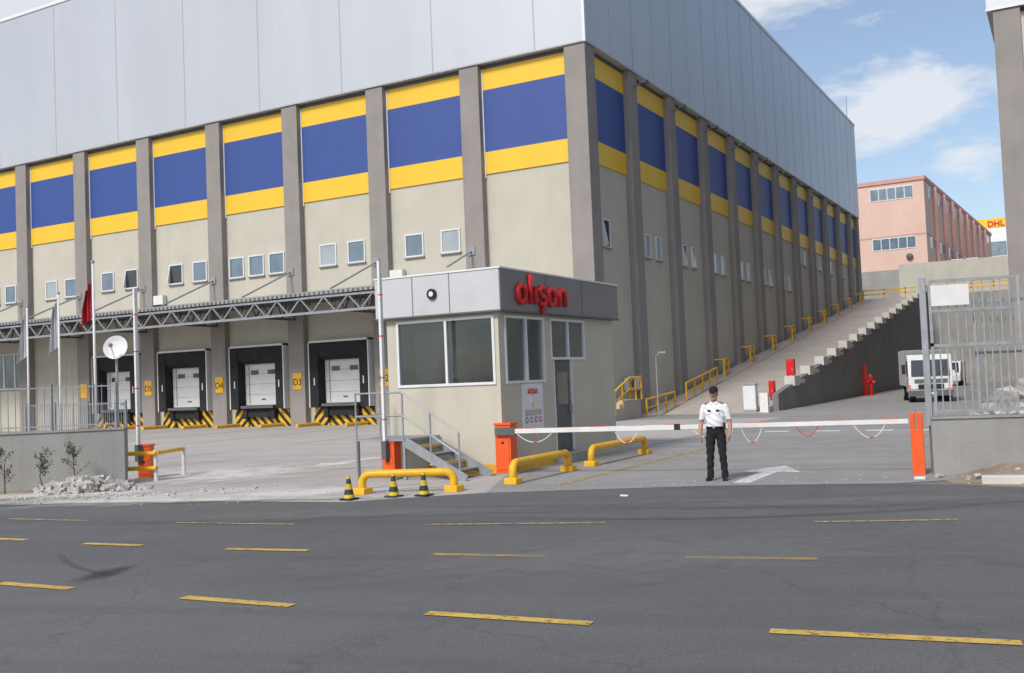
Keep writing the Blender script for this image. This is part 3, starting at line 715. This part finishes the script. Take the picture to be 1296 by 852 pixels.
for r_ in (-9.5,-8.5): q.tube([W(r_,23.8,0),W(r_,23.8,.75)],.05,m_wp,10)
q.tube([W(-8.45,23.7,.68),W(-8.3,25.2,.68)],.05,m_yp,10); q.tube([W(-8.3,25.2,0),W(-8.3,25.2,.68)],.05,m_wp,10)
q.build('rails',e)
for r_,d_ in ((-3.06,18.3),(-2.27,18.45),(-1.72,18.45)):
    p=W(r_,d_,.012); e=empty('traffic_cone',p); q=MB(); 
    q.box(-.13,.13,-.13,.13,0,.03,m_black); q.tube([(0,0,.03),(0,0,.40),(0,0,.43)],[.10,.03,.028],m_cone,20); q.build('cone',e,bevel=.006,local=True)

# ---------------------------------------------------------------- walls, fences
def wall_line(name,pts,h,th,m,cap=None):
    e=empty(name,pts[0]); q=MB()
    for a,b in zip(pts,pts[1:]):
        a,b=Vector(a),Vector(b); q.beam(a+Vector((0,0,h/2)),b+Vector((0,0,h/2)),th,h,m)
        if cap: q.beam(a+Vector((0,0,h+.022)),b+Vector((0,0,h+.022)),th+.06,.04,cap)
    q.build('wall',e); return e
wall_line('boundary_wall',[W(-9.0,23.3),W(-12,22.9),W(-30,29.0)],1.28,.25,m_conc,m_conc)
q=MB(); e=empty('metal_fence',W(-10,23))
def bars(q,a,b,z0,z1,sp,r,m,rails,post=2.0,rr=.02):
    a,b=Vector(a),Vector(b); L=(b-a).length; n=int(L/sp)
    for i in range(n+1):
        p=a.lerp(b,i/n); q.beam(p+Vector((0,0,z0)),p+Vector((0,0,z1)),r,r,m)
    for z in rails: q.beam(a+Vector((0,0,z)),b+Vector((0,0,z)),rr*1.6,rr*2,m)
    n=max(1,int(L/post))
    for i in range(n+1):
        p=a.lerp(b,i/n); q.beam(p+Vector((0,0,z0-.05)),p+Vector((0,0,z1+.03)),.05,.05,m)
bars(q,W(-9.2,23.3),W(-12,22.9),1.3,2.35,.15,.012,m_steel,(1.42,2.3),1.4,.014); bars(q,W(-12,22.9),W(-30,29),1.3,2.35,.15,.012,m_steel,(1.42,2.3),2,.014)
q.build('fence_panels',e)
q=MB(); e=empty('metal_fence',W(-14,27)); bars(q,W(-10.6,27.5),W(-16,33),0,1.9,.15,.012,m_steel,(.2,1.0,1.85),2.2,.014); q.build('fence_panels',e)
RA,RB=W(7.62,18.6),W(14.5,16.9)
wall_line('boundary_wall',[RA,RB],1.02,.3,m_conc,m_conc)
e=empty('metal_fence',RA); q=MB()
Vz=lambda z:Vector((0,0,z))
dr=(RB-RA).normalized()
q.beam(RA+Vz(.9),RA+Vz(3.62),.11,.11,m_steel)
bars(q,RA+dr*.12,RB,1.12,2.38,.125,.022,m_steel,(1.16,2.36),1.9,.03)
bars(q,RA+dr*.12,RA+dr*1.62,2.4,3.55,.14,.020,m_steel,(3.0,3.55),1.5,.028)
bars(q,RA+dr*1.75,RB,2.4,3.6,.5,.02,m_steel,(3.0,3.58),1.9,.02)
q.M=Matrix.Translation(Vector((dr.y,-dr.x,0))*-.2)
bars(q,RA+dr*.9,RA+dr*3,1.12,3.2,.13,.014,m_steel,(1.3,2.2,3.15),2.1,.025); q.M=None
q.build('fence_panels',e)
e=empty('white_sign',RA+dr*.45+Vz(3.2)); q=MB(); q.beam(RA+dr*.13+Vz(3.28)+Vector((dr.y,-dr.x,0))*.05,RA+dr*.78+Vz(3.28)+Vector((dr.y,-dr.x,0))*.05,.02,.38,m_wp); q.build('panel',e)
def mound(name,c,L,Wd,H,ang,m,seed):
    rnd=random.Random(seed); q=MB(); nx,ny=26,10; vs=[];fs=[]
    for i in range(nx+1):
        for j in range(ny+1):
            u=i/nx*2-1; v=j/ny*2-1; hh=max(0,(1-abs(u)**3)*(1-v*v))*H*(.7+.6*rnd.random())
            x=u*L/2; y=v*Wd/2; vs.append((c[0]+x*math.cos(ang)-y*math.sin(ang),c[1]+x*math.sin(ang)+y*math.cos(ang),hh+.0095))
    for i in range(nx):
        for j in range(ny): a_=i*(ny+1)+j; fs.append((a_,a_+ny+1,a_+ny+2,a_+1))
    q.add(vs,fs,m); return q.build(name,None,smooth=True)
mound('soil_bank',W(10.9,17.1),6.4,1.9,.34,A29-.24,m_soil,5)
q=MB(); ke=[(7.75,16.95),(9,16.4),(12,15.35),(20,13.0)]
for (a1,b1),(c1,d1) in zip(ke,ke[1:]):
    L=math.hypot(c1-a1,d1-b1); n=max(1,int(L/.8))
    for i in range(n):
        u0,u1=i/n,(i+.97)/n; q.beam(W(a1+(c1-a1)*u0,b1+(d1-b1)*u0,.06),W(a1+(c1-a1)*u1,b1+(d1-b1)*u1,.06),.2,.16,m_block)
q.build('kerb_stones',None,bevel=.02)
def rocks(name,c,L,Wd,H,ang,n,seed,smin=.03,smax=.11):
    rnd=random.Random(seed); q=MB()
    for _ in range(n):
        u=rnd.gauss(0,.4); v=rnd.gauss(0,.4); h=max(0,1-(u*u+v*v))*H*rnd.random(); s=smin+(smax-smin)*rnd.random()**2
        x=u*L/2;y=v*Wd/2; p=(c[0]+x*math.cos(ang)-y*math.sin(ang),c[1]+x*math.sin(ang)+y*math.cos(ang),h+s*.3)
        q.M=Matrix.Translation(p)@Matrix.Rotation(rnd.random()*6,4,Vector((rnd.random(),rnd.random(),1)).normalized())
        k=[.6+.6*rnd.random() for _ in range(8)]
        vs=[(sx*s*k[i],sy*s*k[(i+3)%8],sz*s*.7*k[(i+5)%8]) for i,(sx,sy,sz) in enumerate([(-1,-1,-1),(1,-1,-1),(1,1,-1),(-1,1,-1),(-1,-1,1),(1,-1,1),(1,1,1),(-1,1,1)])]
        q.add(vs,[(3,2,1,0),(4,5,6,7),(0,1,5,4),(1,2,6,5),(2,3,7,6),(3,0,4,7)],m_rub)
    q.M=None; q.build(name,None)
rocks('rubble_pile',W(-9.3,21.9),2.3,1.0,.28,A29,420,2); rocks('gravel_scatter',W(-8.5,20.8),7,2.0,.0,A29,500,4,.01,.04)
rocks('gravel_scatter',W(10,16.9),6,1.6,.2,A29-.24,300,6,.01,.06); rocks('gravel_scatter',W(-3.5,19.0),7,1.6,.0,A29,260,14,.006,.022)
rocks('gravel_scatter',W(4,18.6),8,1.2,.0,A29-.1,160,15,.005,.016)
rocks('rubble_pile',Vector((-1.2,28,0)),3,2,1.2,0,260,9,.08,.3)
q=MB(); p=W(1.72,17.2); q.box(p.x,p.x+.14,p.y,p.y+.06,.006,.03,m_wp); q.build('litter')
q=MB(); p=W(7.0,17.9); q.box(p.x,p.x+.18,p.y,p.y+.14,.01,.05,m_wp); q.build('litter')

def sapling(p,h,seed,spread=.16,n=230,mats=(m_leaf,m_leaf2)):
    rnd=random.Random(seed); e=empty('sapling_tree',p); q=MB(); pts=[Vector((0,0,0))]
    for i in range(1,6): pts.append(Vector((rnd.uniform(-.03,.03)*i*.4,rnd.uniform(-.03,.03)*i*.4,h*.92*i/5)))
    q.tube(pts,[.016,.014,.012,.01,.007,.004],m_bark,7); tips=[]
    for _ in range(15):
        k=rnd.uniform(.2,.97); b=pts[0].lerp(pts[-1],k); an=rnd.random()*6.28; l=spread*(1.3-k*.8)*rnd.uniform(.6,1.3)
        tpt=b+Vector((math.cos(an)*l,math.sin(an)*l,l*rnd.uniform(.4,1.2))); q.tube([b,b.lerp(tpt,.5)+Vector((0,0,-.01)),tpt],[.006,.004,.002],m_bark,5); tips.append((b,tpt))
    q.build('trunk',e,local=True); q=MB()
    for _ in range(n):
        b,tp=rnd.choice(tips); c=b.lerp(tp,rnd.uniform(.25,1.1))+Vector([rnd.gauss(0,.025) for _ in range(3)])
        d=Vector([rnd.gauss(0,1) for _ in range(3)]).normalized(); s=Vector([rnd.gauss(0,1) for _ in range(3)]); s=(s-d*s.dot(d)).normalized(); L=rnd.uniform(.03,.06)
        q.poly([c,c+d*L*.5+s*L*.22,c+d*L,c+d*L*.5-s*L*.22],rnd.choice(mats))
    q.build('foliage',e,local=True)
sapling(W(-11.15,22.0),1.1,1,.22,420); sapling(W(-10.45,22.2),1.0,2,.22,420); sapling(W(-9.85,22.5),1.1,3,.22,420); sapling(W(-12.4,22.2),1.1,6)
sapling(W(9.35,17.5),1.9,4,.22,500); sapling(W(9.9,17.3),1.4,5,.25,400)

def flagpole(p,h,m,fz,fl,seed):
    e=empty('flagpole',p); q=MB(); q.tube([(0,0,0),(0,0,h)],[.05,.035],m_wp,10); q.ell((0,0,h+.04),(.06,.06,.06),m_steel); q.tube([(0,0,0),(0,0,.15)],.14,m_steel,12)
    q.build('pole',e,smooth=True,local=True)
    q=MB(); nx,nz=16,14; vs=[];fs=[]
    for j in range(nz+1):
        for i in range(nx+1):
            u=i/nx; z=j/nz; w=.62*(.45+.55*z); 
            x=-CA*(.05+u*w*.65); y=-SA*(.05+u*w*.65)
            fold=.10*math.sin(u*15+z*2.4+seed)*(u+.15)
            vs.append((x+fold*SA+.03*math.sin(z*7+seed)*u,y-fold*CA,fz-z*fl-u*.45*(1-z*.3)))
    for j in range(nz):
        for i in range(nx): a_=j*(nx+1)+i; fs.append((a_,a_+1,a_+nx+2,a_+nx+1))
    q.add(vs,fs,m); q.build('flag',e,smooth=True,local=True)
flagpole(W(-12.45,30),6.05,m_cloth_flagr,5.6,1.2,1); flagpole(W(-17.1,38),6.0,m_cloth_flagw,5.8,1.8,2); flagpole(W(-20.7,43),6.0,m_cloth_flagw,5.8,1.9,3)
e=empty('satellite_dish',W(-10.7,27.2)); q=MB(); q.tube([(0,0,0),(0,0,3.2)],.035,m_steel,8); 
q.M=Matrix.Translation((0,0,3.35))@Matrix.Rotation(math.radians(29),4,'Z')@Matrix.Rotation(math.radians(75),4,'X')
q.rings([(0,.05,.05,0,0),(.02,.2,.2,0,0),(.07,.33,.33,0,0),(.075,.33,.33,0,0),(.03,.2,.2,0,0),(.012,.05,.05,0,0)],m_wp,22); q.tube([(0,-.3,.05),(0,-.05,.38)],.01,m_steel,6); q.box(-.04,.04,-.08,0,.35,.43,m_steelD); q.M=None
q.build('dish',e,local=True)

# ---------------------------------------------------------------- truck
tk=empty('delivery_truck',(-6.5,56.5,0)); q=MB()
q.prism([(-1.08,0,.5),(-1.08,-.02,1.3),(-1.08,.22,2.32),(-1.08,.45,2.5),(-1.08,1.75,2.5),(-1.08,1.75,.5)],(2.16,0,0),m_wp); q.build('cab',tk,bevel=.06,local=True)
q=MB(); q.poly([(-.95,-.06,1.38),(.95,-.06,1.38),(.9,.13,2.22),(-.9,.13,2.22)],m_gd)
for s in (-1,1):
    q.poly([(s*1.085,.35,1.4),(s*1.085,1.4,1.4),(s*1.085,1.4,2.2),(s*1.085,.45,2.2)],m_gd)
    q.box(s*1.0,s*.66,-.06,0,.72,.94,m_frame); q.box(s*1.06,s*1.0,-.07,0,.72,.94,m_or)
    q.box(s*1.38,s*1.2,.1,.2,1.5,2.0,m_black); q.beam((s*1.08,.2,1.95),(s*1.28,.15,1.95),.03,.03,m_black)
    for y in (.75,4.3): q.tube([(s*.74,y,.42),(s*1.04,y,.42)],.42,m_black,22); q.tube([(s*1.041,y,.42),(s*1.05,y,.42)],.22,m_wp,16)
q.box(-1.08,1.08,-.16,.1,.34,.64,m_steelD); q.box(-.62,.62,-.05,-.03,.70,.95,m_black); q.box(-.25,.25,-.18,-.161,.42,.54,m_trim); q.box(-.8,.8,-.05,.02,1.02,1.22,m_steelD)
for s in (-.35,.35): q.beam((s,-.075,1.42),(s+.3,.0,1.75),.02,.02,m_black)
q.build('cab_fittings',tk,local=True)
q=MB(); q.box(-1.12,1.12,1.9,5.8,.85,2.75,m_wp); q.box(-.4,.4,.3,5.5,.45,.8,m_steelD)
for i in range(6): q.box(-1.14,1.14,1.9+i*.75,1.96+i*.75,.84,2.77,m_steel)
q.build('cargo_body',tk,bevel=.01,local=True)
tk.rotation_euler=(0,0,math.radians(12))
q=MB(); e=empty('white_van',(-9.3,93,0)); q.prism([(-.95,0,.4),(-.95,-.05,1.0),(-.95,.6,1.3),(-.95,1.1,2.1),(-.95,5,2.15),(-.95,5,.4)],(1.9,0,0),m_wp); q.build('body',e,bevel=.08,local=True)
q=MB(); q.poly([(-.8,.6,1.40),(.8,.6,1.40),(.75,.98,2.0),(-.75,.98,2.0)],m_gd)
for s in (-1,1):
    for y in (.9,4): q.tube([(s*.7,y,.34),(s*.97,y,.34)],.34,m_black,18)
    q.box(s*.9,s*.6,-.06,0,.75,.95,m_frame)
q.build('fittings',e,local=True)

# ---------------------------------------------------------------- security guard
def guard(loc,rot):
    m_shirt=M('shirt_white',(.74,.75,.78),.85,.06,9,120,.1); m_tr=M('trousers_black',(.018,.018,.022),.85,.25,9,120,.15)
    m_skin=M('skin',(.42,.24,.16),.55,.06,12,90,.03); m_shoe=M('shoe_black',(.012,.012,.012),.35,.1); m_hair=M('hair',(.02,.015,.012),.8,.2); m_eye=M('eye_white',(.6,.58,.55),.3,.02,bump=0)
    m_lip=M('lip',(.28,.10,.08),.6,.05,bump=0)
    e=empty('security_guard',loc,rot); q=MB()
    q.rings([(.80,.05,.06,0,.01),(.84,.13,.10,0,.01),(.90,.168,.12,0,.01),(.98,.168,.122,0,0),(1.03,.165,.125,0,-.005),(1.12,.172,.132,0,-.01),(1.24,.182,.127,0,-.005),(1.34,.19,.115,0,0),(1.40,.18,.10,0,.0),(1.445,.13,.085,0,.005),(1.475,.075,.065,0,.005),(1.49,.05,.05,0,.005)],m_shirt,28)
    for s in (-1,1):
        q.tube([(s*.085,.01,.92),(s*.098,0,.80),(s*.108,-.005,.66),(s*.115,-.012,.50),(s*.125,.0,.34),(s*.135,.012,.16),(s*.137,.015,.055)],[.09,.094,.085,.070,.066,.062,.066],m_tr,20)
        q.tube([(s*.137,.055,.045),(s*.142,-.02,.05),(s*.155,-.12,.04),(s*.16,-.185,.032)],[.042,.05,.045,.03],m_shoe,16)
        q.tube([(s*.16,.0,1.405),(s*.195,.0,1.385),(s*.225,.005,1.30),(s*.245,.012,1.20),(s*.268,.02,1.10),(s*.275,.0,1.03),(s*.278,-.035,.94),(s*.276,-.062,.865)],[.05,.062,.062,.056,.042,.043,.036,.027],m_skin,16)
        q.rings([(.785,.014,.040,s*.268,-.083),(.81,.016,.042,s*.271,-.08),(.84,.017,.038,s*.274,-.073),(.868,.022,.027,s*.276,-.063)],m_skin,14)
        for j,(dy,L) in enumerate(((-.033,.070),(-.012,.080),(.010,.074),(.030,.058))):
            y0=-.083+dy; p0=Vector((s*.268,y0,.79)); p1=p0+Vector((-s*.006,dy*.1,-L*.45)); p2=p1+Vector((-s*.018,dy*.05,-L*.32)); p3=p2+Vector((-s*.018,0,-L*.18))
            q.tube([p0,p1,p2,p3],[.0095,.009,.0082,.0065],m_skin,10)
        q.tube([(s*.272,-.105,.845),(s*.262,-.130,.815),(s*.252,-.138,.785),(s*.245,-.136,.765)],[.012,.011,.0095,.007],m_skin,10)
    q.tube([(0,.01,1.44),(0,.0,1.50),(0,-.008,1.56)],[.062,.055,.055],m_skin,18)
    q.rings([(1.512,.022,.028,0,-.062),(1.522,.042,.048,0,-.05),(1.545,.056,.068,0,-.036),(1.575,.066,.083,0,-.024),(1.61,.072,.092,0,-.014),(1.65,.076,.097,0,-.008),(1.69,.075,.096,0,-.004),(1.72,.064,.082,0,0),(1.742,.04,.052,0,0),(1.75,.015,.02,0,0)],m_skin,26)
    q.tube([(0,-.098,1.645),(0,-.112,1.62),(0,-.126,1.598),(0,-.108,1.588)],[.008,.011,.016,.012],m_skin,10)
    for s in (-1,1): q.ell((s*.077,.0,1.615),(.009,.02,.032),m_skin)
    o=q.build('body',e,local=True)
    rmz=o.modifiers.new('union','REMESH'); rmz.mode='VOXEL'; rmz.voxel_size=.0062
    sm_=o.modifiers.new('smooth','SMOOTH'); sm_.factor=.5; sm_.iterations=3
    dg=bpy.context.evaluated_depsgraph_get(); me=bpy.data.meshes.new_from_object(o.evaluated_get(dg)); o.modifiers.clear(); o.data=me
    me.materials.clear()
    for m in (m_shirt,m_tr,m_skin,m_shoe): me.materials.append(m)
    for v in me.vertices:
        if v.co.z<.004: v.co.z=.004
        x,y,z=v.co
        if .1<z<.9 and abs(x)<.235: v.co.x+=.005*math.sin(z*46+y*30); v.co.y+=.006*math.sin(z*38+x*50)
        elif 1.0<z<1.42 and abs(x)<.2: v.co.y+=.006*math.sin(z*52+x*34); v.co.x+=.004*math.sin(z*60+y*40)
    for p in me.polygons:
        c=p.center; ax=abs(c.x); arm=ax>.205 and .6<c.z<1.30
        if c.z>1.462: k=2
        elif arm and c.z<1.155: k=2
        elif c.z>1.0 or arm: k=0
        elif c.z>.062 and not(c.y<-.065 and c.z<.09): k=1
        else: k=3
        p.material_index=k; p.use_smooth=True
    d=MB()
    d.rings([(.985,.178,.132,0,-.001),(1.022,.177,.135,0,-.003)],m_shoe,28); d.box(-.022,.022,-.146,-.133,.99,1.018,m_steel)
    for s in (-1,1):
        d.prism([(s*.008,-.085,1.452),(s*.062,-.05,1.492),(s*.075,-.07,1.455),(s*.035,-.105,1.425)],(0,-.006,.004),m_shirt)
        d.box(s*.05,s*.11,-.130,-.115,1.30,1.335,m_tr); d.box(s*.045,s*.115,-.133,-.122,1.255,1.29,m_shirt)
        d.prism([(s*.10,-.02,1.462),(s*.19,-.02,1.435),(s*.19,.035,1.435),(s*.10,.035,1.462)],(0,0,.012),m_tr)
        d.rings([(1.150,.056,.056,s*.257,.016),(1.166,.0585,.0585,s*.254,.015)],m_shirt,20)
        d.ell((s*.284,-.012,1.31),(.008,.028,.03),m_yel)
    for i in range(5): d.ell((0,-.136+.004*i*(i>2),1.08+i*.07),(.005,.004,.005),m_steel)
    d.box(.165,.2,-.06,-.01,.95,1.09,m_black)
    d.build('uniform_details',e,local=True)
    h=MB()
    for s in (-1,1):
        h.ell((s*.029,-.096,1.634),(.013,.008,.008),m_eye); h.ell((s*.029,-.103,1.634),(.006,.004,.006),m_hair)
        h.beam((s*.014,-.106,1.652),(s*.046,-.098,1.654),.008,.006,m_hair)
    h.ell((0,-.103,1.565),(.024,.007,.004),m_lip); h.ell((0,-.108,1.579),(.026,.007,.005),m_hair)
    h.build('face',e,local=True)
    h=MB(); h.rings([(1.585,.05,.05,0,.045),(1.60,.075,.085,0,.012),(1.64,.0785,.09,0,.006),(1.69,.0785,.092,0,.004)],m_hair,26); h.build('hair',e,smooth=True,local=True)
    h=MB(); h.rings([(1.672,.083,.104,0,-.006),(1.70,.084,.105,0,-.005),(1.74,.078,.098,0,0),(1.765,.055,.07,0,.005),(1.775,.02,.03,0,.008)],m_tr,28)
    vs=[];n=12
    for i in range(n+1):
        t=math.pi+math.pi*i/n; vs.append((.078*math.cos(t),-.01+.095*math.sin(t),1.682)); 
    for i in range(n+1):
        t=math.pi+math.pi*i/n; vs.append((.082*math.cos(t),-.02+.165*math.sin(t),1.668+.006*math.sin(t)))
    h.add(vs,[(i,i+1,n+2+i,n+1+i) for i in range(n)],m_tr); h.add([Vector(v)+Vector((0,0,.006)) for v in vs],[(i,i+1,n+2+i,n+1+i) for i in range(n)],m_tr)
    h.build('cap',e,smooth=True,local=True)
guard(W(3.76,19.05,.004),math.radians(17.8-12))

# ---------------------------------------------------------------- light, sky, camera
sd=Vector((-.08,-.74,.70)).normalized()
sun=bpy.data.lights.new('sun','SUN'); sun.energy=3.0; sun.angle=math.radians(14); sun.color=(1,.955,.895)
so=bpy.data.objects.new('sun',sun); COL.objects.link(so); so.rotation_euler=sd.to_track_quat('Z','Y').to_euler(); so.location=(0,0,60)
w=bpy.data.worlds.new('World'); scene.world=w; w.use_nodes=True; nt=w.node_tree; nt.nodes.clear()
out=nt.nodes.new('ShaderNodeOutputWorld'); bg_=nt.nodes.new('ShaderNodeBackground'); sky=nt.nodes.new('ShaderNodeTexSky')
sky.sky_type='NISHITA'; sky.sun_disc=False; sky.sun_elevation=math.asin(sd.z); sky.sun_rotation=math.atan2(sd.x,sd.y); sky.air_density=1.0; sky.dust_density=1.6; sky.ozone_density=1.5
bg_.inputs[1].default_value=.15
tc=nt.nodes.new('ShaderNodeTexCoord'); mp=nt.nodes.new('ShaderNodeMapping'); mp.inputs['Scale'].default_value=(1,1,2.8); mp.inputs['Location'].default_value=(.35,.1,0)
nt.links.new(tc.outputs['Generated'],mp.inputs['Vector'])
n=noise(nt,mp.outputs[0],11,5,.6)
acc=mathn(nt,'MULTIPLY',n,1.25)
for c,rad,k in (((-.1175,1.078,.262),.12,.42),((-.17,1.05,.245),.10,.32),((-.2557,1.0016,.385),.12,.40),((-.91,.639,.42),.30,.5),((-.09,1.08,.19),.09,.2)):
    c=Vector(c).normalized()
    sb=nt.nodes.new('ShaderNodeVectorMath'); sb.operation='SUBTRACT'; nt.links.new(tc.outputs['Generated'],sb.inputs[0]); sb.inputs[1].default_value=c
    ml=nt.nodes.new('ShaderNodeVectorMath'); ml.operation='MULTIPLY'; nt.links.new(sb.outputs[0],ml.inputs[0]); ml.inputs[1].default_value=(1,1,2.6)
    ln=nt.nodes.new('ShaderNodeVectorMath'); ln.operation='LENGTH'; nt.links.new(ml.outputs[0],ln.inputs[0])
    blob=mathn(nt,'SUBTRACT',1.0,mathn(nt,'DIVIDE',ln.outputs['Value'],rad),True)
    acc=mathn(nt,'ADD',acc,mathn(nt,'MULTIPLY',blob,k))
cf=ramp(nt,acc,.72,1.02)
nt.links.new(mix(nt,mathn(nt,'ADD',mathn(nt,'MULTIPLY',cf,.72),.10),sky.outputs[0],(5.7,5.8,6.0)),bg_.inputs[0]); nt.links.new(bg_.outputs[0],out.inputs[0])
cam=bpy.data.cameras.new('camera'); co=bpy.data.objects.new('camera',cam); COL.objects.link(co)
cam.sensor_width=36; cam.lens=36*1275/1296; cam.clip_end=3000
co.matrix_world=Matrix.Translation((0,0,2.05))@Matrix.Rotation(math.radians(29),4,'Z')@Matrix.Rotation(math.radians(92.47),4,'X')@Matrix.Rotation(math.radians(-2.34),4,'Z')
scene.camera=co
scene.view_settings.view_transform='Standard'; scene.view_settings.look='None'; scene.view_settings.exposure=0
